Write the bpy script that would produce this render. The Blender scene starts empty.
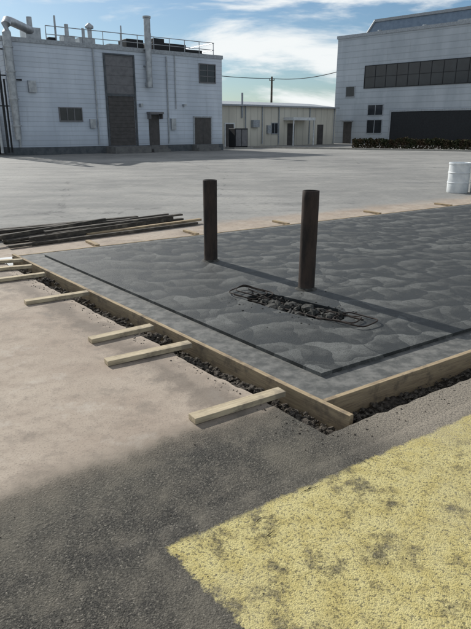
import bpy, math, random
from mathutils import Vector, Matrix, noise
random.seed(7)
R=random.random
def U(a,b): return a+(b-a)*R()
sc=bpy.context.scene
sc.view_settings.view_transform='Standard'; sc.view_settings.look='None'; sc.view_settings.exposure=0

# ---------- site grid ----------
NX,NY=.554,3.234
EA=(.834,.552); EB=(-.635,.773)
def P(s,t,z=0.0): return Vector((NX+s*EA[0]+t*EB[0], NY+s*EA[1]+t*EB[1], z))
GZ=-.015

# ---------- node helpers ----------
class NT:
    def __init__(s,name):
        s.m=bpy.data.materials.new(name); s.m.use_nodes=True
        s.t=s.m.node_tree; s.n=s.t.nodes; s.l=s.t.links
        s.b=s.n['Principled BSDF']; s._c=None
    def node(s,typ,**kw):
        n=s.n.new(typ)
        for k,v in kw.items(): setattr(n,k,v)
        return n
    def set(s,sock,v):
        if isinstance(v,bpy.types.NodeSocket): s.l.new(v,sock)
        elif isinstance(v,(tuple,list)) and len(v)==3 and sock.type=='RGBA': sock.default_value=(*v,1)
        else: sock.default_value=v
    def co(s):
        if s._c is None: s._c=s.node('ShaderNodeTexCoord').outputs['Object']
        return s._c
    def math(s,op,a,b=0.0,c=None,clamp=False):
        n=s.node('ShaderNodeMath',operation=op,use_clamp=clamp)
        s.set(n.inputs[0],a); s.set(n.inputs[1],b)
        if c is not None: s.set(n.inputs[2],c)
        return n.outputs[0]
    def noise(s,scale,detail=4,rough=.6,vec=None,dist=0.0):
        n=s.node('ShaderNodeTexNoise'); s.set(n.inputs['Vector'],vec or s.co())
        n.inputs['Scale'].default_value=scale; n.inputs['Detail'].default_value=detail
        n.inputs['Roughness'].default_value=rough; n.inputs['Distortion'].default_value=dist
        return n.outputs['Fac']
    def vor(s,scale,vec=None,feature='F1',out='Distance',rnd=1.0,dim='3D'):
        n=s.node('ShaderNodeTexVoronoi',feature=feature,voronoi_dimensions=dim); s.set(n.inputs['Vector'],vec or s.co())
        n.inputs['Scale'].default_value=scale; n.inputs['Randomness'].default_value=rnd
        return n.outputs[out] if out else n.outputs
    def mapr(s,v,a,b,c=0.0,d=1.0,smooth=True):
        n=s.node('ShaderNodeMapRange',interpolation_type='SMOOTHSTEP' if smooth else 'LINEAR')
        s.set(n.inputs[0],v)
        for i,q in zip((1,2,3,4),(a,b,c,d)): s.set(n.inputs[i],q)
        return n.outputs[0]
    def mix(s,f,a,b,mode='MIX'):
        n=s.node('ShaderNodeMix',data_type='RGBA',blend_type=mode)
        s.set(n.inputs[0],f); s.set(n.inputs[6],a); s.set(n.inputs[7],b)
        return n.outputs[2]
    def vmath(s,op,a,b):
        n=s.node('ShaderNodeVectorMath',operation=op); s.set(n.inputs[0],a); s.set(n.inputs[1],b); return n.outputs[0]
    def scale(s,vec,v3): return s.vmath('MULTIPLY',vec,v3)
    def dot(s,vec,v3):
        n=s.node('ShaderNodeVectorMath',operation='DOT_PRODUCT'); s.set(n.inputs[0],vec); n.inputs[1].default_value=v3
        return n.outputs['Value']
    def sep(s,vec):
        n=s.node('ShaderNodeSeparateXYZ'); s.set(n.inputs[0],vec); return n.outputs
    def bump(s,h,strength=1.0,dist=.01,prev=None):
        n=s.node('ShaderNodeBump'); s.set(n.inputs['Height'],h)
        s.set(n.inputs['Strength'],strength); n.inputs['Distance'].default_value=dist
        if prev: s.l.new(prev,n.inputs['Normal'])
        return n.outputs[0]
    def out(s,color,rough=.8,normal=None,metal=0.0,spec=.5):
        s.set(s.b.inputs['Base Color'],color); s.set(s.b.inputs['Roughness'],rough)
        s.set(s.b.inputs['Metallic'],metal); s.set(s.b.inputs['Specular IOR Level'],spec)
        if normal: s.l.new(normal,s.b.inputs['Normal'])
        return s.m

def ground_mat(name,yellow=False):
    m=NT(name); co=m.co()
    cx=NX*.7767+NY*.638; ct=NY*.838-NX*.5547
    s=m.math('SUBTRACT',m.dot(co,(.7767,.638,0)),cx)
    t=m.math('SUBTRACT',m.dot(co,(-.5547,.838,0)),ct)
    y=m.sep(co)[1]
    n_big=m.noise(.12,4,.55); n_mid=m.noise(1.1,6,.68); n_sm=m.noise(9,5,.72); n_fine=m.noise(75,3,.75)
    vo=m.vor(170,out=None); agg=vo['Distance']; ac=m.sep(vo['Color'])[0]
    # near asphalt
    a=m.mix(m.mapr(ac,.0,1.0),(.036,.034,.029),(.125,.115,.095))
    a=m.mix(m.mapr(ac,.90,.97,0,.8),a,(.26,.235,.195))
    a=m.mix(m.mapr(n_fine,.42,.62,.6,0),a,(.022,.021,.019))
    a=m.mix(m.mapr(n_sm,.45,.72,0,.7),a,(.14,.125,.10))
    a=m.mix(m.mapr(n_mid,.42,.68,0,.65),a,(.16,.143,.112))
    a=m.mix(m.mapr(n_mid,.47,.30,0,.55),a,(.030,.028,.026))
    # far asphalt (greyer; low-angle backlit sheen painted in as a lighter tone)
    f=m.mix(m.mapr(n_big,.35,.68),(.20,.198,.188),(.31,.302,.282))
    st=m.noise(.35,5,.62,vec=m.scale(co,(1.0,3.0,1.0)))
    f=m.mix(m.mapr(st,.48,.64,0,.55),f,(.145,.146,.143))
    f=m.mix(m.mapr(n_mid,.45,.7,0,.5),f,(.33,.318,.29))
    f=m.mix(m.mapr(n_sm,.48,.7,0,.45),f,(.11,.11,.105))
    cr=m.vor(.13,vec=co,feature='DISTANCE_TO_EDGE')
    crn=m.math('ADD',cr,m.math('MULTIPLY',m.math('SUBTRACT',n_mid,.5),.10))
    f=m.mix(m.math('MULTIPLY',m.mapr(m.math('ABSOLUTE',crn),.0,.005,.6,0),m.mapr(st,.45,.55)),f,(.06,.06,.06))
    far=m.mapr(y,6,11)
    base=m.mix(far,a,f)
    # dusty apron round the pour
    tn=m.math('ADD',t,m.math('MULTIPLY',m.math('SUBTRACT',n_mid,.5),.26))
    tn=m.math('ADD',tn,m.math('MULTIPLY',m.math('SUBTRACT',n_sm,.5),.16))
    tn=m.math('ADD',tn,m.math('MULTIPLY',m.math('SUBTRACT',n_fine,.5),.10))
    tf=m.math('ADD',t,m.math('MULTIPLY',m.math('SUBTRACT',n_mid,.5),1.4))
    p1=m.mapr(tn,.05,.18); p2=m.mapr(tf,6.1,6.9,1,0)
    pad=m.math('MULTIPLY',p1,p2)
    n_p=m.noise(2.6,6,.72)
    pc=m.mix(m.mapr(n_mid,.3,.7),(.31,.25,.198),(.41,.345,.278))
    pc=m.mix(m.mapr(n_sm,.48,.68,0,.5),pc,(.22,.18,.145))
    pc=m.mix(m.mapr(n_p,.52,.66,0,.6),pc,(.22,.185,.15))
    pc=m.mix(m.mapr(n_fine,.5,.72,0,.55),pc,(.14,.118,.096))
    pc=m.mix(m.mapr(n_p,.45,.32,0,.5),pc,(.46,.41,.35))
    dr=m.math('ADD',m.math('ABSOLUTE',m.math('ADD',s,.50)),m.math('MULTIPLY',m.math('SUBTRACT',n_p,.5),1.0))
    pc=m.mix(m.mapr(dr,.0,.24,.65,0),pc,(.12,.10,.082))
    base=m.mix(pad,base,pc)
    rim=m.mapr(m.math('ABSOLUTE',m.math('SUBTRACT',tn,.1)),.0,.22,.55,0)
    rim=m.math('MULTIPLY',rim,m.mapr(s,-.2,.1,1,0))
    base=m.mix(rim,base,(.15,.128,.10))
    sand=m.math('MULTIPLY',m.mapr(s,-.5,.3),m.mapr(m.math('ABSOLUTE',m.math('ADD',tn,.45)),.1,.38,.85,0))
    base=m.mix(m.math('MULTIPLY',sand,m.mapr(y,14,20,1,0)),base,m.mix(m.mapr(n_fine,.4,.65),(.31,.27,.215),(.15,.13,.108)))
    hh=m.math('ADD',m.math('MULTIPLY',m.math('SUBTRACT',1.0,agg),.4),m.math('MULTIPLY',n_fine,1.3))
    if yellow:
        wob=m.math('ADD',m.math('MULTIPLY',m.math('SUBTRACT',n_sm,.5),.10),m.math('MULTIPLY',m.math('SUBTRACT',n_fine,.5),.05))
        my=m.math('MULTIPLY',m.mapr(m.math('SUBTRACT',m.math('ADD',s,wob),-1.5),-.012,.012),
                  m.mapr(m.math('ADD',t,wob),-.65,-.625,1,0))
        w1=m.mapr(n_fine,.38,.48,.30,1)
        w2=m.mapr(m.math('ADD',m.math('MULTIPLY',n_p,.6),m.math('MULTIPLY',n_sm,.4)),.39,.50,.2,1)
        wear=m.math('MULTIPLY',w1,w2)
        yc=m.mix(m.mapr(n_sm,.35,.65),(.445,.370,.140),(.53,.465,.215))
        yc=m.mix(m.mapr(n_mid,.48,.68,0,.6),yc,(.35,.305,.17))
        yc=m.mix(m.mapr(n_fine,.52,.68,0,.3),yc,(.30,.25,.11))
        base=m.mix(m.math('MULTIPLY',my,wear),base,yc)
    bs=m.math('MULTIPLY',m.mapr(pad,0,1,1,.3),m.mapr(y,5,16,.6 if yellow else .8,.3))
    b=m.bump(hh,bs,.008)
    return m.out(base,.88,b,spec=.25)

def wood_mat(name,c1,c2,c3):
    m=NT(name); co=m.co()
    g=m.noise(6,5,.7,vec=m.scale(co,(.6,9,9)),dist=.6)
    g2=m.noise(30,3,.6,vec=m.scale(co,(.25,6,6)))
    d=m.noise(5,5,.7)
    c=m.mix(m.mapr(g,.35,.65),c1,c2)
    c=m.mix(m.mapr(g2,.5,.7,0,.5),c,c3)
    c=m.mix(m.mapr(d,.48,.68,0,.75),c,c3)
    return m.out(c,.85,m.bump(g2,.5,.003),spec=.2)

def simple(name,col,col2=None,rough=.6,metal=0,scale=8,b=.0,spec=.5,stretch=None):
    m=NT(name); v=m.co()
    if stretch: v=m.scale(v,stretch)
    n=m.noise(scale,5,.65,vec=v)
    c=m.mix(m.mapr(n,.35,.68),col,col2 or tuple(x*.7 for x in col))
    nn=m.bump(n,b,.01) if b else None
    return m.out(c,rough,nn,metal,spec)

def siding(name,c1,c2,pitch,vertical=False,dirt=(.2,.2,.2),line=.55):
    m=NT(name); co=m.co(); x,y,z=m.sep(co)
    xy=m.math('ADD',x,y)
    src=xy if vertical else z
    w=m.math('FRACT',m.math('DIVIDE',src,pitch))
    edge=m.mapr(w,.0,.20,1,0)
    n=m.noise(.6,5,.6,vec=m.scale(co,(1,1,.35)))
    c=m.mix(m.mapr(n,.35,.65),c1,c2)
    pn=m.node('ShaderNodeTexWhiteNoise',noise_dimensions='2D')
    cb=m.node('ShaderNodeCombineXYZ'); m.set(cb.inputs[0],m.math('FLOOR',m.math('DIVIDE',xy,3.1))); m.set(cb.inputs[1],m.math('FLOOR',m.math('DIVIDE',z,pitch*(1 if not vertical else 1000))))
    m.l.new(cb.outputs[0],pn.inputs[0])
    c=m.mix(m.math('MULTIPLY',pn.outputs[0],.14),c,tuple(q*.55 for q in c1))
    c=m.mix(m.math('MULTIPLY',edge,line),c,tuple(q*.42 for q in c1))
    st=m.noise(3,5,.7,vec=m.scale(co,(1,1,.08)))
    c=m.mix(m.mapr(st,.54,.78,0,.4),c,dirt)
    c=m.mix(m.mapr(z,.4,1.6,.35,0),c,dirt)
    return m.out(c,.65,m.bump(w,.5,.05),spec=.3)

def slab_mat():
    m=NT('fresh_concrete'); co=m.co()
    dn=m.node('ShaderNodeTexNoise'); m.set(dn.inputs['Vector'],co); dn.inputs['Scale'].default_value=1.6; dn.inputs['Detail'].default_value=3
    wv=m.vmath('ADD',co,m.scale(dn.outputs['Color'],(.65,.65,0)))
    rot=m.node('ShaderNodeVectorRotate',rotation_type='Z_AXIS'); m.l.new(wv,rot.inputs['Vector']); rot.inputs['Angle'].default_value=-.55
    def fan(scl,st,dirn):
        rv=m.scale(rot.outputs[0],st)
        n=m.node('ShaderNodeTexVoronoi',feature='F1',voronoi_dimensions='2D'); m.l.new(rv,n.inputs['Vector']); n.inputs['Scale'].default_value=scl
        ps=n.outputs['Position']; df=m.vmath('SUBTRACT',rv,ps)
        return m.dot(df,dirn), n.outputs['Distance'], m.sep(n.outputs['Color'])[0]
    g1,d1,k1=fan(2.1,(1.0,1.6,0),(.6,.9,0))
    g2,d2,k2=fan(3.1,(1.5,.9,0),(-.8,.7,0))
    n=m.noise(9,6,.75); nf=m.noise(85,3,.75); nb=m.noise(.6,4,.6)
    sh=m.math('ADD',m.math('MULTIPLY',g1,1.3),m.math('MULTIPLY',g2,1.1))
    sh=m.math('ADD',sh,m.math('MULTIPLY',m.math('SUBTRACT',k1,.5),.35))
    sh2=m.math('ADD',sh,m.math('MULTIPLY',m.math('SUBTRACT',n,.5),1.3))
    c=m.mix(m.mapr(sh2,-.25,.65),(.030,.033,.033),(.138,.142,.136))  # trowel fan tones, with highlights painted in on one side of each fan
    c=m.mix(m.mapr(nb,.4,.62,0,.4),c,(.036,.039,.039))
    c=m.mix(m.mapr(nf,.45,.7,0,.6),c,(.020,.021,.021))
    h=m.math('ADD',m.math('MULTIPLY',sh,.13),m.math('MULTIPLY',nf,.36))
    h=m.math('ADD',h,m.math('MULTIPLY',n,.20))
    h=m.math('ADD',h,m.math('MULTIPLY',m.math('SINE',m.math('MULTIPLY',d1,60.0)),.012))
    return m.out(c,m.mapr(sh2,-.4,.5,.50,.75),m.bump(h,.65,.018),spec=.25)

M={}
M['ground']=ground_mat('yard_ground'); M['yellow']=ground_mat('worn_yellow_paint',True)
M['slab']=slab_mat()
M['border']=simple('concrete_border',(.075,.077,.074),(.17,.167,.155),rough=.75,scale=9,b=.6,spec=.25)
M['form']=wood_mat('form_lumber',(.41,.32,.20),(.29,.22,.14),(.13,.105,.08))
M['plank']=wood_mat('stake_lumber',(.54,.455,.315),(.40,.33,.225),(.20,.17,.13))
M['dark_lumber']=wood_mat('weathered_lumber',(.075,.066,.056),(.035,.032,.029),(.17,.15,.12))
M['gravel']=simple('gravel',(.035,.030,.026),(.13,.112,.09),rough=.95,scale=60,b=.4,spec=.2)
M['soil']=simple('trench_soil',(.028,.024,.020),(.075,.062,.05),rough=.95,scale=25,b=1,spec=.2)
M['wet']=simple('wet_concrete',(.012,.012,.011),(.048,.046,.042),rough=.7,scale=30,b=.8,spec=.2)
M['lump']=simple('concrete_rubble',(.018,.018,.016),(.085,.083,.075),rough=.8,scale=14,b=.8,spec=.2)
M['rebar']=simple('rusty_rebar',(.045,.034,.028),(.022,.018,.017),rough=.8,scale=60,spec=.2)
M['pipe']=simple('rusty_steel',(.052,.037,.030),(.020,.017,.016),rough=.75,metal=.0,scale=9,b=.35,stretch=(1,1,.35),spec=.25)
M['pipein']=simple('pipe_inside',(.02,.015,.012),rough=.9)
M['white']=simple('white_plastic',(.72,.74,.74),(.55,.58,.60),rough=.4,scale=4)
M['blue']=simple('blue_plastic',(.10,.20,.33),(.07,.14,.25),rough=.4)
M['sidingL']=siding('blue_metal_siding',(.62,.68,.76),(.52,.58,.66),.30,dirt=(.26,.29,.33))
M['sidingM']=siding('cream_metal_siding',(.68,.65,.56),(.60,.57,.49),.9,True,dirt=(.32,.30,.26),line=.45)
M['sidingR']=siding('grey_metal_siding',(.47,.51,.55),(.39,.43,.47),.62,dirt=(.22,.24,.26),line=.45)
M['bluemetal']=simple('blue_roof_metal',(.20,.27,.36),(.15,.21,.29),rough=.5,scale=2)
M['plinth']=simple('foundation_concrete',(.10,.11,.12),(.06,.07,.08),rough=.9,scale=3)
M['darkdoor']=simple('dark_door',(.07,.064,.062),(.045,.042,.04),rough=.6,scale=3)
M['greydoor']=simple('grey_door',(.16,.16,.168),(.115,.115,.122),rough=.6,scale=3)
M['glass']=simple('window_glass',(.012,.015,.02),(.02,.026,.033),rough=.15,scale=.8)
M['trim']=simple('trim_metal',(.36,.39,.42),rough=.6)
M['duct']=simple('galvanised_duct',(.42,.44,.46),(.28,.30,.32),rough=.4,metal=.5,scale=3)
M['black']=simple('black_metal',(.02,.022,.025),rough=.6,spec=.3)
M['roof']=simple('roof_membrane',(.12,.12,.12),rough=.9)
M['kerb']=simple('kerb_concrete',(.38,.36,.32),(.28,.27,.24),rough=.9,scale=3)
M['step']=simple('step_concrete',(.16,.16,.155),(.11,.11,.11),rough=.9,scale=3)
M['leaf']=simple('hedge_leaf',(.032,.042,.020),(.07,.045,.03),rough=.95,scale=1.5,spec=.1)
M['crack']=simple('crack_fill',(.02,.017,.014),rough=.9,spec=.1)

# ---------- mesh builder ----------
class MB:
    def __init__(s): s.v=[];s.f=[];s.mi=[]
    def box(s,x0,x1,y0,y1,z0,z1,mi=0):
        b=len(s.v)
        s.v+=[(x0,y0,z0),(x1,y0,z0),(x1,y1,z0),(x0,y1,z0),(x0,y0,z1),(x1,y0,z1),(x1,y1,z1),(x0,y1,z1)]
        for q in ((3,2,1,0),(4,5,6,7),(0,1,5,4),(1,2,6,5),(2,3,7,6),(3,0,4,7)): s.f.append([b+i for i in q]); s.mi.append(mi)
    def prism(s,poly,z0,z1,mi=0):
        b=len(s.v);n=len(poly)
        s.v+=[(p[0],p[1],z0) for p in poly]+[(p[0],p[1],z1) for p in poly]
        s.f.append([b+n+i for i in range(n)]);s.mi.append(mi); s.f.append([b+n-1-i for i in range(n)]);s.mi.append(mi)
        for i in range(n):
            j=(i+1)%n; s.f.append([b+i,b+j,b+n+j,b+n+i]);s.mi.append(mi)
    def tube(s,pts,r,n=10,mi=0,cap=True):
        pts=[Vector(p) for p in pts]; b=len(s.v)
        for i,p in enumerate(pts):
            a=pts[max(0,i-1)];c=pts[min(len(pts)-1,i+1)]; d=(c-a).normalized()
            up=Vector((0,0,1)) if abs(d.z)<.9 else Vector((1,0,0))
            x=d.cross(up).normalized(); y=d.cross(x)
            rr=r[i] if isinstance(r,(list,tuple)) else r
            for k in range(n):
                an=2*math.pi*k/n; q=p+x*math.cos(an)*rr+y*math.sin(an)*rr; s.v.append(tuple(q))
        for i in range(len(pts)-1):
            for k in range(n):
                k2=(k+1)%n; s.f.append([b+i*n+k,b+i*n+k2,b+(i+1)*n+k2,b+(i+1)*n+k]);s.mi.append(mi)
        if cap:
            s.f.append([b+k for k in range(n)][::-1]);s.mi.append(mi)
            e=b+(len(pts)-1)*n; s.f.append([e+k for k in range(n)]);s.mi.append(mi)
    def lathe(s,prof,cx=0,cy=0,n=32,mi=0,mis=None):
        b=len(s.v)
        for (r,z) in prof:
            for k in range(n):
                a=2*math.pi*k/n; s.v.append((cx+r*math.cos(a),cy+r*math.sin(a),z))
        for i in range(len(prof)-1):
            for k in range(n):
                k2=(k+1)%n; s.f.append([b+i*n+k,b+i*n+k2,b+(i+1)*n+k2,b+(i+1)*n+k]); s.mi.append(mis[i] if mis else mi)
    def rock(s,c,r,mi=0,flat=.7):
        b=len(s.v); t=(1+5**.5)/2
        base=[(-1,t,0),(1,t,0),(-1,-t,0),(1,-t,0),(0,-1,t),(0,1,t),(0,-1,-t),(0,1,-t),(t,0,-1),(t,0,1),(-t,0,-1),(-t,0,1)]
        sx,sy=U(.7,1.3),U(.7,1.3); an=U(0,6.28);ca,sa=math.cos(an),math.sin(an)
        for q in base:
            k=r*U(.65,1.3)/1.9; x,y,z=q[0]*k*sx,q[1]*k*sy,q[2]*k*flat
            s.v.append((c[0]+x*ca-y*sa,c[1]+x*sa+y*ca,c[2]+z))
        for q in ((0,11,5),(0,5,1),(0,1,7),(0,7,10),(0,10,11),(1,5,9),(5,11,4),(11,10,2),(10,7,6),(7,1,8),(3,9,4),(3,4,2),(3,2,6),(3,6,8),(3,8,9),(4,9,5),(2,4,11),(6,2,10),(8,6,7),(9,8,1)):
            s.f.append([b+i for i in q]); s.mi.append(mi)
    def obj(s,name,mats,parent=None,smooth=False,bevel=0,loc=None,rot=None):
        me=bpy.data.meshes.new(name); me.from_pydata(s.v,[],s.f)
        if not isinstance(mats,(list,tuple)): mats=[mats]
        for m in mats: me.materials.append(m)
        me.polygons.foreach_set('material_index',s.mi)
        if smooth: me.polygons.foreach_set('use_smooth',[True]*len(s.f))
        me.update()
        o=bpy.data.objects.new(name,me); sc.collection.objects.link(o)
        if parent: o.parent=parent
        if loc: o.location=loc
        if rot is not None: o.rotation_euler=rot
        if bevel:
            b=o.modifiers.new('bevel','BEVEL'); b.width=bevel; b.segments=2; b.limit_method='ANGLE'
        if smooth:
            try:
                me.set_sharp_from_angle(angle=math.radians(40))
            except Exception: pass
        return o
def empty(name,loc=(0,0,0),rz=0):
    e=bpy.data.objects.new(name,None); sc.collection.objects.link(e); e.location=loc; e.rotation_euler=(0,0,rz); return e

# ---------- ground with the excavation left open ----------
mb=MB()
def edge_pts():
    pts=[]
    n=130
    for i in range(n+1):
        t=5.62+(-.33-5.62)*i/n; w=noise.noise(Vector((t*1.7,1,0)))*.030+noise.noise(Vector((t*9,4,0)))*.022+noise.noise(Vector((t*25,4,0)))*.012
        pts.append((-.285+(w if 0<i<n else 0),t))
    m=260
    for i in range(1,m+1):
        s_=-.285+(16.285)*i/m; w=noise.noise(Vector((s_*2,9,0)))*.03+noise.noise(Vector((s_*11,14,0)))*.022
        pts.append((s_,-.31+(w if i<m else 0)))
    return pts
ep=edge_pts(); nl=131
def addp(s_,t_,z=GZ): mb.v.append(tuple(P(s_,t_,z))); return len(mb.v)-1
idx=[addp(*p) for p in ep]
oL=[addp(-1500,p[1]) for p in ep[:nl]]
for i in range(nl-1): mb.f.append([oL[i],oL[i+1],idx[i+1],idx[i]]); mb.mi.append(0)
oB=[addp(p[0],-1500) for p in ep[nl-1:]]
for i in range(len(oB)-1): mb.f.append([idx[nl-1+i],oB[i],oB[i+1],idx[nl+i]]); mb.mi.append(0)
c=addp(-1500,-1500); mb.f.append([oL[-1],c,oB[0],idx[nl-1]]); mb.mi.append(0)
a=addp(16,5.62); b=addp(1500,5.62); d=addp(1500,-.31); e=addp(1500,-1500)
mb.f.append([a,idx[-1],d,b]); mb.mi.append(0); mb.f.append([idx[-1],oB[-1],e,d]); mb.mi.append(0)
f1=addp(-1500,1500);f2=addp(-.285,1500);f3=addp(16,1500);f4=addp(1500,1500)
mb.f+= [[oL[0],idx[0],f2,f1],[idx[0],a,f3,f2],[a,b,f4,f3]]; mb.mi+=[0,0,0]
for f in mb.f:
    v=[Vector(mb.v[i]) for i in f]
    if (v[1]-v[0]).cross(v[2]-v[0]).z<0: f.reverse()
mb.obj('ground',M['ground'])
# trench floor + walls
tb=MB(); TD=-.15
def ring(zf,off):
    r=[]
    for i,(s_,t_) in enumerate(ep):
        so=off if i<nl else 0; to=off if i>=nl-1 else 0
        r.append((s_+so,t_+to,zf))
    return r
levels=[(GZ-.003,0.0),(GZ-.03,.02),(GZ-.08,.05),(TD-.02,.09)]
prev=None
for z,off in levels:
    cur=[]
    for (s_,t_,zz) in ring(z,off):
        j=noise.noise(Vector((s_*9,t_*9,z*30)))*.02 if z<GZ-.01 else 0
        q=P(s_+j*.7,t_+j*.7,zz+j*.6); tb.v.append(tuple(q)); cur.append(len(tb.v)-1)
    if prev:
        for i in range(len(cur)-1): tb.f.append([prev[i],cur[i],cur[i+1],prev[i+1]]); tb.mi.append(0)
    prev=cur
def floor(s0,s1,t0,t1,ns,nt):
    b=len(tb.v)
    for i in range(ns+1):
        for j in range(nt+1):
            s_=s0+(s1-s0)*i/ns;t_=t0+(t1-t0)*j/nt
            tb.v.append(tuple(P(s_,t_,TD+noise.noise(Vector((s_*6,t_*6,0)))*.035+noise.noise(Vector((s_*25,t_*25,3)))*.016)))
    for i in range(ns):
        for j in range(nt):
            q=b+i*(nt+1)+j; tb.f.append([q,q+nt+1,q+nt+2,q+1]); tb.mi.append(0)
floor(-.36,.02,-.35,5.65,16,220); floor(.02,16,-.35,.02,500,12)
tb.obj('trench',M['soil'],smooth=False)
g=MB()
for i in range(1800):
    t_=U(-.28,5.6) if R()<.7 else U(-.28,2.2); s_=-.23+U(0,.18)
    g.rock(P(s_,t_,TD+.012+max(0,noise.noise(Vector((s_*4,t_*3,5))))*.10+U(0,.02)),.006+.022*R()**2.2)
for i in range(1500):
    s_=U(-.22,5.5); t_=U(-.26,-.05)
    g.rock(P(s_,t_,TD+.008+U(0,.02)),.005+.02*R()**2.5)
g.obj('trench_gravel',M['gravel'])
g=MB()
for i in range(420):
    if R()<.5: s_=-.31-abs(random.gauss(0,.06)); t_=U(-.3,5.6)
    else: s_=U(-.35,6); t_=-.33-abs(random.gauss(0,.07))
    g.rock(P(s_,t_,GZ+.001),U(.002,.008))
for i in range(500):
    s_=U(-4,3); t_=U(-2.6,0.1)
    if s_<-.3 or t_<-.36: g.rock(P(s_,t_,GZ+.003),U(.002,.005))
g.obj('loose_gravel',M['gravel'])

# yellow painted area (rim feathers into the ground)
mb=MB(); y0=GZ+.004; y1=GZ-.006
mb.v=[tuple(P(-1.58,-.56,y0)),tuple(P(-1.58,-6,y0)),tuple(P(9,-6,y0)),tuple(P(9,-.56,y0)),
      tuple(P(-2.1,-.45,y1)),tuple(P(-2.1,-6.5,y1)),tuple(P(9.5,-6.5,y1)),tuple(P(9.5,-.45,y1))]
mb.f=[[0,1,2,3],[4,5,1,0],[5,6,2,1],[6,7,3,2],[7,4,0,3]]; mb.mi=[0]*5
mb.obj('yellow_painted_area',M['yellow'])

# ---------- slab ----------
c0=Vector((.06,5.62,.028)); c1=Vector((1.09,4.66,.028)); ax=(c1-c0); L=ax.length; ax.normalize(); ay=Vector((-ax.y,ax.x,0)); W=.50
slab=empty('concrete_slab')
def ppoly(s0,s1,t0,t1): return [tuple(P(s0,t0))[:2],tuple(P(s1,t0))[:2],tuple(P(s1,t1))[:2],tuple(P(s0,t1))[:2]]
m1=MB(); m1.prism(ppoly(.0,15.9,.0,5.54),-.2,0.0); ob1=m1.obj('slab_border',M['border'],slab)
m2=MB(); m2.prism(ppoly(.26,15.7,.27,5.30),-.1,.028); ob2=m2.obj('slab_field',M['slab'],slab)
cut=MB(); poly=[]
for k in range(48):
    a=2*math.pi*k/48; x=math.copysign(abs(math.cos(a))**.6,math.cos(a)); y=math.copysign(abs(math.sin(a))**.6,math.sin(a))
    rr=1+.16*noise.noise(Vector((x*3,y*3,7)))+.12*noise.noise(Vector((x*9,y*9,2)))
    p=c0.lerp(c1,.5)+ax*(x*L*.39*rr)+ay*(y*W*.40*rr); poly.append((p.x,p.y))
cut.prism(poly,-.095,.2); oc=cut.obj('pit_cutter',M['wet'])
for ob in (ob1,ob2):
    bm=ob.modifiers.new('pit','BOOLEAN'); bm.operation='DIFFERENCE'; bm.object=oc; bm.solver='EXACT'
dg=bpy.context.evaluated_depsgraph_get()
for ob in (ob1,ob2):
    me=bpy.data.meshes.new_from_object(ob.evaluated_get(dg)); ob.modifiers.clear(); ob.data=me
bpy.data.objects.remove(oc)

# ---------- form boards ----------
def board(name,p0,p1,w,h,zc0,zc1=None,mat=None,parent=None,bev=.003):
    if zc1 is None: zc1=zc0
    a=Vector((p0[0],p0[1],zc0)); b=Vector((p1[0],p1[1],zc1)); d=b-a; L=d.length
    mb=MB()
    n=max(1,int(L/.5))
    for i in range(n+1):
        x=-L/2+L*i/n; wy=noise.noise(Vector((x*1.3,a.x,a.y)))*.006 if L>2 else 0
        mb.v+=[(x,-w/2+wy,-h/2),(x,w/2+wy,-h/2),(x,w/2+wy,h/2),(x,-w/2+wy,h/2)]
    for i in range(n):
        q=4*i
        for k in range(4):
            k2=(k+1)%4; mb.f.append([q+k,q+4+k,q+4+k2,q+k2][::-1]); mb.mi.append(0)
    mb.f.append([0,1,2,3][::-1]);mb.mi.append(0); q=4*n; mb.f.append([q,q+1,q+2,q+3]);mb.mi.append(0)
    o=mb.obj(name,mat,parent,bevel=bev)
    o.location=(a+b)/2; o.rotation_euler=(0,-math.asin(d.z/L),math.atan2(d.y,d.x))
    return o
fw=empty('formwork')
board('form_board_side',P(-.021,-.26),P(-.021,5.70),.038,.19,-.088,mat=M['form'],parent=fw)
board('form_board_front',P(-.0,-.021),P(9,-.021),.038,.19,-.088,mat=M['form'],parent=fw)
board('form_board_front_2',P(9.01,-.021),P(15.9,-.021),.038,.19,-.088,mat=M['form'],parent=fw)
board('form_board_back',P(-.0,5.562),P(8,5.562),.038,.10,-.045,mat=M['form'],parent=fw)
board('form_board_back_2',P(8.01,5.562),P(15.9,5.562),.038,.10,-.045,mat=M['form'],parent=fw)
K=[((-.26,2.974),(.307,3.349),.085),((-.961,3.831),(-.366,4.195),.085),((-1.192,4.285),(-.732,4.626),.085),
   ((-2.10,5.339),(-1.561,5.696),.085),((-2.746,6.188),(-2.264,6.464),.08),((-3.05,6.70),(-2.559,6.871),.08),((-3.35,7.05),(-2.80,7.22),.08)]
for i,(a,b,w) in enumerate(K):
    board('wood_stake',a,b,w,.038,GZ+.022,GZ+.022+U(-.004,.006),mat=M['plank'])
for s_ in (1.2,2.9,4.8,7.2,9.5):
    a=P(s_,6.05);b=P(s_-.05,5.60); board('wood_stake',a,b,.07,.035,GZ+.02,mat=M['form'])

# ---------- steel posts ----------
def post(x,y,h,lean):
    mb=MB(); r=.087
    prof=[(r+.035,.027),(r+.02,.034),(r+.004,.040),(r,.05)]+[(r+noise.noise(Vector((i*.7,x,0)))*.0015,.05+(h-.05)*i/14) for i in range(1,15)]
    prof+= [(r-.003,h+.003),(r-.010,h+.003),(r-.012,h-.01),(r-.012,h-.5),(0.001,h-.5)]
    mis=[1,1,1]+[0]*14+[0,0,2,2,2,2]
    mb.lathe(prof,0,0,40,mis=mis[:len(prof)-1])
    o=mb.obj('steel_post',[M['pipe'],M['lump'],M['pipein']],smooth=True,loc=(x,y,0)); o.rotation_euler=(lean[0],lean[1],U(0,3))
    return o
post(-.32,7.12,1.045,(.004,.0)); post(.755,5.77,1.055,(0,.012))

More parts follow.
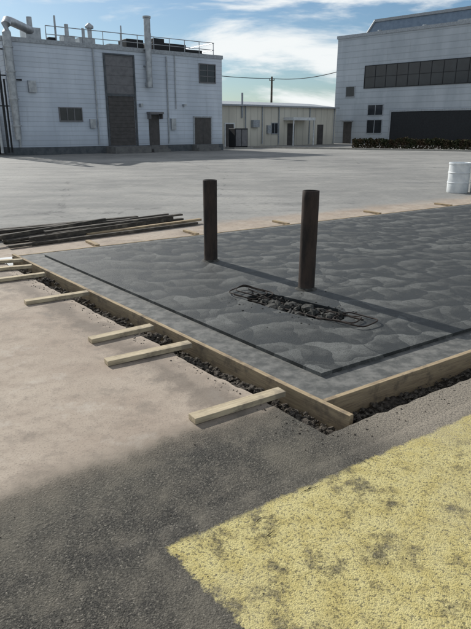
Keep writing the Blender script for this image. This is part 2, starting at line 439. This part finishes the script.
# ---------- rough opening with rebar ----------
op=empty('rebar_pit')
mb=MB(); nu,nv=130,44
for i in range(nu+1):
    for j in range(nv+1):
        u=i/nu; v=j/nv*2-1
        p=c0+ax*(u*L)+ay*(v*W/2)
        e=max(0,1-abs(2*u-1)**4)*max(0,1-abs(v)**3)
        h=noise.noise(Vector((p.x*8,p.y*8,0)))*.09+noise.noise(Vector((p.x*22,p.y*22,1)))*.045+noise.noise(Vector((p.x*60,p.y*60,2)))*.02
        z=-.040+h*1.2
        p.z=-.088+(z+.088)*min(1,e*2)
        mb.v.append(tuple(p))
for i in range(nu):
    for j in range(nv):
        q=i*(nv+1)+j
        uu=(i+.5)/nu*2-1; vv=(j+.5)/nv*2-1
        if abs(uu)<.84 and abs(vv)<.88: mb.f.append([q,q+nv+1,q+nv+2,q+1]); mb.mi.append(0)
mb.obj('rough_concrete',M['wet'],op)
mb=MB()
for i in range(170):
    u=U(.14,.86); v=random.gauss(0,.36)
    if abs(v)>.75: continue
    p=c0+ax*(u*L)+ay*(v*W/2)
    hump=math.exp(-((u-.62)/.2)**2)
    p.z=-.040+U(0,.05)*(1-abs(v))+.055*hump*(1-abs(v)); mb.rock(p,.01+.055*R()**1.8)
mb.obj('concrete_lumps',M['lump'],op)
mb=MB()
def loop(cu,cv,lu,lv,z,rise,tw=0):
    pts=[]
    for k in range(33):
        a=2*math.pi*k/32
        x=math.copysign(abs(math.cos(a))**.6,math.cos(a))*lu; y=math.copysign(abs(math.sin(a))**.6,math.sin(a))*lv
        xx=x*math.cos(tw)-y*math.sin(tw); yy=x*math.sin(tw)+y*math.cos(tw)
        p=c0+ax*(cu*L+xx)+ay*(cv+yy); p.z=.028+z+rise*math.cos(a)+.006*math.sin(3*a); pts.append(p)
    mb.tube(pts,.0065,7,cap=False)
loop(.07,.0,.18,.16,.02,-.008); loop(.11,.03,.19,.12,.035,-.02,.15)
loop(.97,.0,.18,.15,.022,.006,-.1); loop(.86,-.03,.20,.11,.012,.015,.12)
for v in (-.10,.09):
    pts=[c0+ax*(L*u)+ay*(v+.02*math.sin(u*9+v*20))+Vector((0,0,.012-.035*math.sin(u*3.14)+.012*math.sin(u*7+v*30))) for u in [i/16*1.0 for i in range(17)]]
    mb.tube(pts,.0065,7)
mb.obj('rebar_cage',M['rebar'],op,smooth=True)
mb=MB()
for i in range(110):
    u=U(-.02,1.02); v=random.gauss(0,1)*.24
    p=c0+ax*(u*L)+ay*v; p.z=.03
    if abs(v)<W*.42: continue
    mb.rock(p,U(.003,.010))
mb.obj('concrete_crumbs',M['lump'],op)

# ---------- lumber pile ----------
pile=empty('lumber_pile')
B=[((-3.75,8.62),(-1.30,10.85),.05,.09,.04),((-3.55,8.45),(-1.0,10.55),.09,.04,.02),((-3.30,8.05),(-.70,10.22),.06,.04,.02),((-3.45,8.30),(-1.6,10.35),.14,.03,.06),
   ((-3.1,8.35),(-1.15,10.30),.05,.07,.07),((-3.9,8.8),(-1.9,10.1),.09,.04,.10),((-2.4,9.0),(-.65,10.4),.09,.04,.03),((-3.6,8.2),(-2.3,9.9),.05,.06,.11),((-2.9,9.4),(-1.5,10.7),.09,.04,.02),((-3.0,8.75),(-1.0,10.45),.09,.03,.115),
   ((-4.6,9.0),(-1.9,10.9),.09,.04,.03),((-4.3,8.5),(-3.0,9.9),.09,.04,.03)]
for i,(a,b,w,h,z) in enumerate(B):
    board('board_%d'%(i+1),a,b,w,h,GZ+z+.012,GZ+z+.012+U(-.005,.03),mat=M['form'] if i==6 else M['dark_lumber'],parent=pile)

# ---------- drums ----------
def drum(x,y,h,r,m,rz=0):
    mb=MB()
    prof=[(.001,0),(r*.95,0),(r,.02),(r,h*.31),(r+.012,h*.325),(r+.012,h*.345),(r,h*.36),(r,h*.64),(r+.012,h*.655),(r+.012,h*.675),(r,h*.69),(r,h-.05),(r+.014,h-.045),(r+.014,h-.01),(r,h),(r-.02,h),(r-.025,h-.03),(.001,h-.025)]
    mis=[0]*17
    mb.lathe(prof,0,0,36,mis=mis); mb.lathe([(.03,h-.025),(.03,h-.005),(.001,h-.005)],r*.6,0,12)
    mb.obj('plastic_drum',[M['white'],M['blue']],smooth=True,loc=(x,y,GZ),rot=(0,0,rz))
drum(6.10,15.7,.80,.28,0); drum(6.72,15.6,.82,.29,0,2)

# ---------- LEFT BUILDING ----------
lb=empty('industrial_building',(-14.4,38,GZ),math.atan2(.6,.8))
LH=6.95; LL=16.65; LD=16
def part(par,name,mat,fn,**k):
    m=MB(); fn(m); return m.obj(name,mat,par,**k)
part(lb,'walls',M['sidingL'],lambda m:m.box(0,LL,0,LD,.5,LH))
part(lb,'foundation',M['plinth'],lambda m:m.box(-.05,LL+.05,-.06,LD+.05,0,.5))
part(lb,'roof',M['roof'],lambda m:m.box(.1,LL-.1,.1,LD-.1,LH,LH+.06))
part(lb,'parapet_trim',M['trim'],lambda m:(m.box(-.06,LL+.06,-.08,.08,LH-.12,LH+.14),m.box(-.08,.08,.08,LD,LH-.12,LH+.14),m.box(LL-.08,LL+.08,.08,LD,LH-.12,LH+.14)))
def window(par,name,x0,x1,z0,z1,nx=2,nz=1,y=0,fr=None,fw_=.07):
    e=bpy.data.objects.new(name,None); sc.collection.objects.link(e); e.parent=par
    part(e,'glass',M['glass'],lambda m:m.box(x0,x1,y-.025,y+.05,z0,z1))
    def f(m):
        m.box(x0-fw_,x1+fw_,y-.07,y+.03,z1,z1+fw_); m.box(x0-fw_,x1+fw_,y-.10,y+.03,z0-fw_,z0)
        m.box(x0-fw_,x0,y-.07,y+.03,z0,z1); m.box(x1,x1+fw_,y-.07,y+.03,z0,z1)
        for i in range(1,nx): xx=x0+(x1-x0)*i/nx; m.box(xx-.03,xx+.03,y-.055,y+.03,z0,z1)
        for i in range(1,nz): zz=z0+(z1-z0)*i/nz; m.box(x0,x1,y-.05,y+.03,zz-.025,zz+.025)
    part(e,'frame',fr or M['trim'],f)
window(lb,'window_lower',3.25,4.75,2.2,2.98,3,fr=M['greydoor'])
window(lb,'window_upper',14.54,15.95,5.1,6.35,2,3,fr=M['greydoor'])
def rollup(m,x0,x1,z0,z1,y=0,p=.25):
    z=z0
    while z<z1-1e-3:
        e=min(z+p,z1); m.box(x0,x1,y-.05,y+.02,z+.015,e-.015); m.box(x0+.01,x1-.01,y-.03,y+.02,e-.015,min(e+.015,z1)); z=e
part(lb,'freight_door',M['darkdoor'],lambda m:rollup(m,6.8,8.8,.5,3.85))
part(lb,'upper_door_panel',M['greydoor'],lambda m:rollup(m,6.75,8.85,4.0,6.5,p=.6))
part(lb,'door_frame',M['plinth'],lambda m:(m.box(6.62,6.75,-.09,.02,.5,6.6),m.box(8.85,8.98,-.09,.02,.5,6.6),m.box(6.75,8.85,-.1,.02,3.85,4.0),m.box(6.75,8.85,-.1,.02,6.5,6.6)))
part(lb,'personnel_door',M['darkdoor'],lambda m:(m.box(9.95,10.8,-.05,.02,.5,2.65)))
part(lb,'door_canopy',M['greydoor'],lambda m:(m.box(9.8,10.95,-.55,.0,2.7,2.85),m.box(9.85,9.9,-.5,0,2.35,2.7),m.box(10.85,10.9,-.5,0,2.35,2.7)))
part(lb,'double_door',M['darkdoor'],lambda m:(m.box(13.95,14.72,-.05,.02,.5,2.5),m.box(14.76,15.5,-.05,.02,.5,2.5)))
part(lb,'double_door_frame',M['trim'],lambda m:(m.box(13.85,13.95,-.08,.02,.5,2.6),m.box(15.5,15.6,-.08,.02,.5,2.6),m.box(13.95,15.5,-.08,.02,2.5,2.6)))
part(lb,'steps',M['step'],lambda m:(m.box(9.7,11.1,-1.1,-.06,0,.25),m.box(9.7,11.1,-.75,-.06,.25,.48),m.box(13.7,15.8,-1.0,-.06,0,.25),m.box(13.7,15.8,-.7,-.06,.25,.48),m.box(6.4,9.2,-1.6,-.06,0,.46)))
part(lb,'exhaust_stack',M['duct'],lambda m:(m.tube([(9.95,-.38,4.5),(9.95,-.38,9.0)],.23,16),m.tube([(9.95,-.38,9.0),(9.95,-.38,9.12)],.29,16),m.tube([(9.95,-.38,4.7),(9.95,.1,4.7)],.18,12),
     m.box(9.7,10.2,-.4,.0,5.9,5.97),m.box(9.7,10.2,-.4,.0,7.0,7.07)),smooth=True)
part(lb,'wall_conduits',M['duct'],lambda m:(m.tube([(5.9,-.08,.6),(5.9,-.08,6.8)],.05,8),m.tube([(11.6,-.08,.6),(11.6,-.08,6.7)],.05,8),m.tube([(12.3,-.08,3.1),(12.3,-.08,6.9)],.04,8),m.tube([(.4,-.1,.5),(.4,-.1,6.8)],.06,8),m.box(11.8,12.2,-.2,0,1.6,2.4),m.box(5.3,5.7,-.18,0,1.7,2.3),m.box(1.3,1.8,-.2,0,3.9,4.6),m.box(12.9,13.1,-.3,0,3.3,3.45),m.box(9.2,9.4,-.3,0,3.2,3.4)))
def rail(m):
    for z in (.55,1.05): m.tube([(3.0,.5,LH+z),(LL-.4,.5,LH+z)],.028,6); m.tube([(LL-.4,.5,LH+z),(LL-.4,8,LH+z)],.028,6)
    x=3.0
    while x<LL: m.tube([(x,.5,LH),(x,.5,LH+1.05)],.028,6); x+=1.32
part(lb,'roof_railing',M['duct'],rail)
def equip(m):
    m.box(2.2,3.2,2,3.2,LH,LH+1.1); m.box(4.6,5.4,1.6,2.4,LH,LH+.75); m.box(6.3,7.5,3,4.2,LH,LH+.9); m.box(8.3,9.2,2.4,3.4,LH,LH+.6)
    m.tube([(2.7,2.6,LH+1.1),(2.7,2.6,LH+1.8)],.18,12); m.tube([(4.1,1.7,LH),(4.1,1.7,LH+1.9)],.07,8); m.tube([(5.0,2,LH+.7),(5.0,2,LH+1.5)],.14,12)
    m.tube([(6.0,1.6,LH),(6.0,1.6,LH+1.3)],.09,8); m.tube([(7.2,3.2,LH),(7.2,3.2,LH+1.6)],.16,12); m.lathe([(.30,LH+1.6),(.30,LH+1.75),(.05,LH+1.95)],7.2,3.2,16)
    m.tube([(8.8,1.4,LH),(8.8,1.4,LH+1.7)],.05,8); m.tube([(11.1,1.4,LH),(11.1,1.4,LH+1.4)],.12,10)
part(lb,'roof_equipment',M['duct'],equip)
def eq2(m):
    m.box(11.3,14.2,1.3,3.4,LH,LH+.85); m.box(14.4,15.9,1.6,3.2,LH,LH+.6); m.box(11.5,12.4,1.5,2.5,LH+.85,LH+1.15); m.box(3.4,3.9,1.2,1.7,LH,LH+.5)
    m.box(9.5,10.9,2.0,3.4,LH,LH+1.0)
part(lb,'air_handlers',M['black'],eq2,bevel=.03)
def duct(m):
    pts=[(2.6,2.2,LH+.9),(1.9,1.6,LH+1.0),(.9,.5,LH+1.05),(.45,-.1,LH+1.0),(.25,-.42,LH+.75),(.2,-.5,LH+.3),(.2,-.5,5),(.2,-.5,3.6),(.2,-.5,1.0)]
    m.tube(pts,[.26]*7+[.24,.2],14)
    for z in (1.8,3.4,5.0,6.4): m.tube([(.2,-.5,z),(.2,-.5,z+.07)],.31,14); m.box(.15,.25,-.45,-.0,z,z+.06)
    m.tube([(-1.4,-.2,.3),(-1.4,-.2,8.0),(-1.3,.4,8.4),(-1.0,3,8.4)],.11,10)
    m.tube([(-1.0,-.9,.2),(-1.0,-.9,5.7),(-.8,-.2,6.0),(-.3,.3,6.0)],.09,10)
part(lb,'corner_duct',M['duct'],duct,smooth=True)
def lad(m):
    m.tube([(-.9,1.5,.3),(-.9,1.5,8.1)],.05,8); m.tube([(-.9,2.1,.3),(-.9,2.1,8.1)],.05,8)
    z=.6
    while z<8: m.tube([(-.9,1.5,z),(-.9,2.1,z)],.03,6); z+=.35
    m.box(-2.2,-.1,2.4,5.2,0,2.6); m.box(-1.8,-.1,5.6,8,0,3.4); m.tube([(-1.5,3,2.6),(-1.5,3,7.6)],.16,10); m.tube([(-1.0,4.4,2.6),(-1.0,4.4,6.6)],.12,10)
    for z in (3.0,4.8,6.3): m.box(-1.6,.0,2.9,3.0,z,z+.08); m.box(-1.7,-.02,-.1,-.02,z,z+.07)
    m.tube([(-.45,-.3,.2),(-.45,-.3,6.6)],.08,8); m.tube([(-.2,-.2,.2),(-.2,-.2,4.6),(.9,-.2,4.6)],.06,8)
part(lb,'side_ladder_and_tanks',M['black'],lad)

# ---------- MIDDLE BUILDING ----------
mbd=empty('storage_building',(-5.0,54.5,GZ),math.atan2(.6,.8)); ML=20.3; MH=3.9
part(mbd,'walls',M['sidingM'],lambda m:m.box(0,ML,0,9,0,MH))
def mroof(m):
    b=len(m.v); o=.25
    m.v+=[(-o,-o,MH),(ML+o,-o,MH),(ML+o,9+o,MH),(-o,9+o,MH),(-o,4.5,MH+.55),(ML+o,4.5,MH+.55)]
    for q in ((0,1,5,4),(2,3,4,5),(3,0,4),(1,2,5),(3,2,1,0)): m.f.append([b+i for i in q]); m.mi.append(0)
part(mbd,'roof',M['trim'],mroof)
part(mbd,'gutter',M['trim'],lambda m:m.box(-.2,ML+.2,-.38,-.26,MH-.12,MH+.03))
part(mbd,'downspouts',M['trim'],lambda m:[m.box(x,x+.09,-.12,-.005,.1,MH-.1) for x in (3.2,7.4,11.8,16.2,20)])
part(mbd,'doors',M['darkdoor'],lambda m:(m.box(5.0,6.0,-.04,.02,0,2.1),m.box(13.1,14.1,-.04,.02,0,2.2),m.box(17.5,18.4,-.04,.02,0,2.1)))
part(mbd,'door_trim',M['white'],lambda m:(m.box(4.88,5.0,-.07,.02,0,2.22),m.box(6.0,6.12,-.07,.02,0,2.22),m.box(5.0,6.0,-.07,.02,2.1,2.22)))
part(mbd,'canopy',M['white'],lambda m:(m.box(12.5,15.6,-1.6,-.02,2.5,2.78),m.box(12.55,12.65,-1.55,-1.45,0,2.5),m.box(15.45,15.55,-1.55,-1.45,0,2.5)))
part(mbd,'wall_units',M['trim'],lambda m:(m.box(8.2,9.0,-.4,-.01,1.8,2.5),m.box(10.2,10.6,-.3,-.01,1.2,2.0),m.tube([(9.6,-.1,.2),(9.6,-.1,3.8)],.06,8),m.tube([(7.0,-.1,2.7),(7.0,-.1,5.0)],.1,8)))
window(mbd,'window',10.9,11.7,1.2,2.2,2)
gen=empty('electrical_cabinet',(.25,52.5,GZ),.6)
part(gen,'cabinet',M['black'],lambda m:m.box(-.7,.7,-.5,.5,.1,1.7),bevel=.03)
part(gen,'base',M['kerb'],lambda m:m.box(-.9,.9,-.7,.7,0,.1))
part(gen,'doors',M['greydoor'],lambda m:(m.box(-.62,-.03,-.53,-.5,.2,1.6),m.box(.03,.62,-.53,-.5,.2,1.6),m.box(-.1,-.06,-.56,-.53,.8,1.0)))

# ---------- utility pole + cable ----------
up=empty('utility_pole',(4.8,80,GZ))
part(up,'pole',M['dark_lumber'],lambda m:m.tube([(0,0,0),(0,0,8.2)],[.17,.12],12))
part(up,'crossarm',M['dark_lumber'],lambda m:(m.box(-.35,.35,-.06,.06,7.7,7.8),m.tube([(-.3,0,7.8),(-.3,0,7.95)],.05,8),m.tube([(.3,0,7.8),(.3,0,7.95)],.05,8)))
def wire(a,b,sag):
    a=Vector(a);b=Vector(b); return [a.lerp(b,i/20)-Vector((0,0,sag*4*(i/20)*(1-i/20))) for i in range(21)]
m=MB(); m.tube(wire((4.8,80,7.95),(13.2,72.6,8.4),.45),.045,6); m.tube(wire((4.8,80,7.95),(-14,78,10.2),.6),.045,6); m.obj('power_cable',M['black'])

# ---------- RIGHT BUILDING ----------
rb=empty('warehouse_building',(11.8,71,GZ),math.atan2(-.684,.73)); RL=34; RH=11.5
part(rb,'walls',M['sidingR'],lambda m:m.box(0,RL,0,22,0,RH))
part(rb,'parapet_trim',M['trim'],lambda m:(m.box(-.1,RL+.1,-.1,.1,RH-.1,RH+.22),m.box(-.1,.1,.1,22,RH-.1,RH+.22)))
part(rb,'roof',M['roof'],lambda m:m.box(.12,RL-.1,.12,21.9,RH,RH+.05))
window(rb,'ribbon_window',3.85,19.5,6.05,8.3,12,2,fr=M['black'])
window(rb,'window_small',1.5,2.6,5.2,6.25,1)
window(rb,'window_mid',4.55,6.4,3.15,4.2,2)
window(rb,'window_low',4.55,6.4,1.2,2.6,2)
part(rb,'loading_opening',M['black'],lambda m:m.box(7.5,18.5,-.04,.02,0,3.45))
part(rb,'loading_frame',M['trim'],lambda m:(m.box(7.3,7.5,-.1,.02,0,3.65),m.box(18.5,18.7,-.1,.02,0,3.65),m.box(7.5,18.5,-.1,.02,3.45,3.65)))
part(rb,'personnel_door',M['darkdoor'],lambda m:(m.box(1.4,2.5,-.05,.02,0,2.4)))
part(rb,'door_canopy',M['trim'],lambda m:m.box(1.2,2.7,-.6,-.01,2.5,2.62))
def upper(m):
    b=len(m.v); y0,y1=6,20
    pr=[(-.6,RH+.05),(1.2,13.9),(RL,13.9),(RL,RH+.05)]
    m.v+=[(x,y0,z) for x,z in pr]+[(x,y1,z) for x,z in pr]
    for q in ((3,2,1,0)[::-1],(4,5,6,7)[::-1],(0,1,5,4),(1,2,6,5),(2,3,7,6)): m.f.append([b+i for i in q]); m.mi.append(0)
part(rb,'upper_roof_monitor',M['bluemetal'],upper)
part(rb,'upper_roof_trim',M['trim'],lambda m:(m.box(1.1,RL,5.86,6.0,13.75,14.05),m.tube([(-.65,5.95,RH+.1),(1.15,5.95,13.95)],.14,6)))
part(rb,'roof_vents',M['duct'],lambda m:(m.tube([(3,4,RH),(3,4,RH+1)],.25,12),m.tube([(9,3,RH),(9,3,RH+.8)],.25,12),m.box(13,14.5,2,3.5,RH,RH+.7)))

# ---------- hedge + kerb ----------
h0=Vector((10.1,50.4,0)); h1=Vector((30,39.5,0)); hd=(h1-h0); HL=hd.length; hd.normalize(); hn=Vector((-hd.y,hd.x,0))
mb=MB()
for i in range(15000):
    u=R(); v=random.gauss(0,.38); z=R()**.7
    top=.82+.22*noise.noise(Vector((u*HL*.8,0,2)))+.12*noise.noise(Vector((u*HL*3,0,5)))
    wv=.55+.15*noise.noise(Vector((u*HL*1.3,4,0)))
    p=h0+hd*(u*HL)+hn*max(-1,min(1,v))*wv*(1.1-.4*z)+Vector((0,0,GZ+.05+z*top))
    a=U(.05,.11); d1=Vector((U(-1,1),U(-1,1),U(-1,1))).normalized(); d2=d1.cross(Vector((U(-1,1),U(-1,1),U(-1,1)))).normalized()
    b=len(mb.v); mb.v+=[tuple(p-d1*a),tuple(p+d2*a*.6),tuple(p+d1*a),tuple(p-d2*a*.6)]; mb.f.append([b,b+1,b+2,b+3]); mb.mi.append(0)
for i in range(90):
    p=h0+hd*(HL*i/90); mb.tube([p+Vector((0,0,GZ)),p+Vector((U(-.2,.2),U(-.2,.2),.7))],[.03,.01],5)
mb.obj('hedge',M['leaf'])
mb=MB()
k0=h0-hn*1.1-hd*9; k1=h1-hn*1.1; q=[k0,k1,k1-hn*.16,k0-hn*.16]
mb.prism([(p.x,p.y) for p in reversed(q)],GZ,GZ+.13); mb.obj('kerb',M['kerb'])

# ---------- fine cracks in the painted asphalt (thin ribbons of dark filler) ----------
mb=MB()
for (s_,t_,n,sp) in ((-1.12,-.72,3,.04),(-.80,-.66,2,.03),(-.35,-.60,2,.04),(-1.9,-.9,1,.08)):
    for i in range(n):
        p=P(s_+random.gauss(0,sp),t_+random.gauss(0,sp)); a0=random.choice((-.9,.6,2.2))+U(-.3,.3); lft=[];rgt=[]
        nk=14
        for k in range(nk):
            w=.0020*math.sin(math.pi*(k+.3)/nk)*U(.4,1.3)
            a=a0+U(-.7,.7)
            d=Vector((math.cos(a),math.sin(a),0)); nrm=Vector((-d.y,d.x,0))
            lft.append(p+nrm*w); rgt.append(p-nrm*w)
            p=p+d*U(.005,.013)
        b=len(mb.v)
        for q in lft+rgt: mb.v.append((q.x,q.y,GZ+.0075+i*.0002))
        for k in range(nk-1): mb.f.append([b+nk+k,b+nk+k+1,b+k+1,b+k]); mb.mi.append(0)
mb.obj('pavement_cracks',M['crack'])

# ---------- light ----------
SD=Vector((.551,-.663,-.508)).normalized()
sun=bpy.data.lights.new('sun','SUN'); sun.energy=5.0; sun.angle=math.radians(.5); sun.color=(1,.97,.91)
so=bpy.data.objects.new('sun',sun); sc.collection.objects.link(so); so.rotation_euler=SD.to_track_quat('-Z','Y').to_euler(); so.location=(-20,25,20)
w=bpy.data.worlds.new('World'); sc.world=w; w.use_nodes=True; t=w.node_tree; n=t.nodes; l=t.links
bg=n['Background']; sky=n.new('ShaderNodeTexSky'); sky.sky_type='NISHITA'; sky.sun_disc=False
sky.sun_elevation=math.radians(30.5); sky.sun_rotation=math.radians(-39.7); sky.air_density=1.0; sky.dust_density=.7; sky.ozone_density=3.0
tint=n.new('ShaderNodeMix'); tint.data_type='RGBA'; tint.blend_type='MULTIPLY'; tint.inputs[0].default_value=1; l.new(sky.outputs[0],tint.inputs[6]); tint.inputs[7].default_value=(1.0,1.15,1.22,1)
tc=n.new('ShaderNodeTexCoord'); mp=n.new('ShaderNodeMapping'); mp.inputs['Scale'].default_value=(1.3,1.3,6.5); mp.inputs['Rotation'].default_value=(0,.18,0); mp.inputs['Location'].default_value=(.3,0,.15)
l.new(tc.outputs['Generated'],mp.inputs[0]); no=n.new('ShaderNodeTexNoise'); l.new(mp.outputs[0],no.inputs[0]); no.inputs['Scale'].default_value=2.3; no.inputs['Detail'].default_value=7; no.inputs['Roughness'].default_value=.58; no.inputs['Distortion'].default_value=.4
mr=n.new('ShaderNodeMapRange'); mr.interpolation_type='SMOOTHSTEP'; l.new(no.outputs[0],mr.inputs[0]); mr.inputs[1].default_value=.43; mr.inputs[2].default_value=.59; mr.inputs[4].default_value=.95
mx=n.new('ShaderNodeMix'); mx.data_type='RGBA'; l.new(mr.outputs[0],mx.inputs[0]); l.new(tint.outputs[2],mx.inputs[6]); mx.inputs[7].default_value=(13.4,13.8,13.8,1)
l.new(mx.outputs[2],bg.inputs[0]); bg.inputs[1].default_value=.07

# ---------- camera ----------
cd=bpy.data.cameras.new('camera'); cam=bpy.data.objects.new('camera',cd); sc.collection.objects.link(cam); sc.camera=cam
cam.location=(0,0,1.65); cam.rotation_euler=(math.radians(90-18.35),0,0)
cd.sensor_fit='VERTICAL'; cd.sensor_height=24; cd.lens=24*560/629; cd.clip_end=4000; cd.clip_start=.05
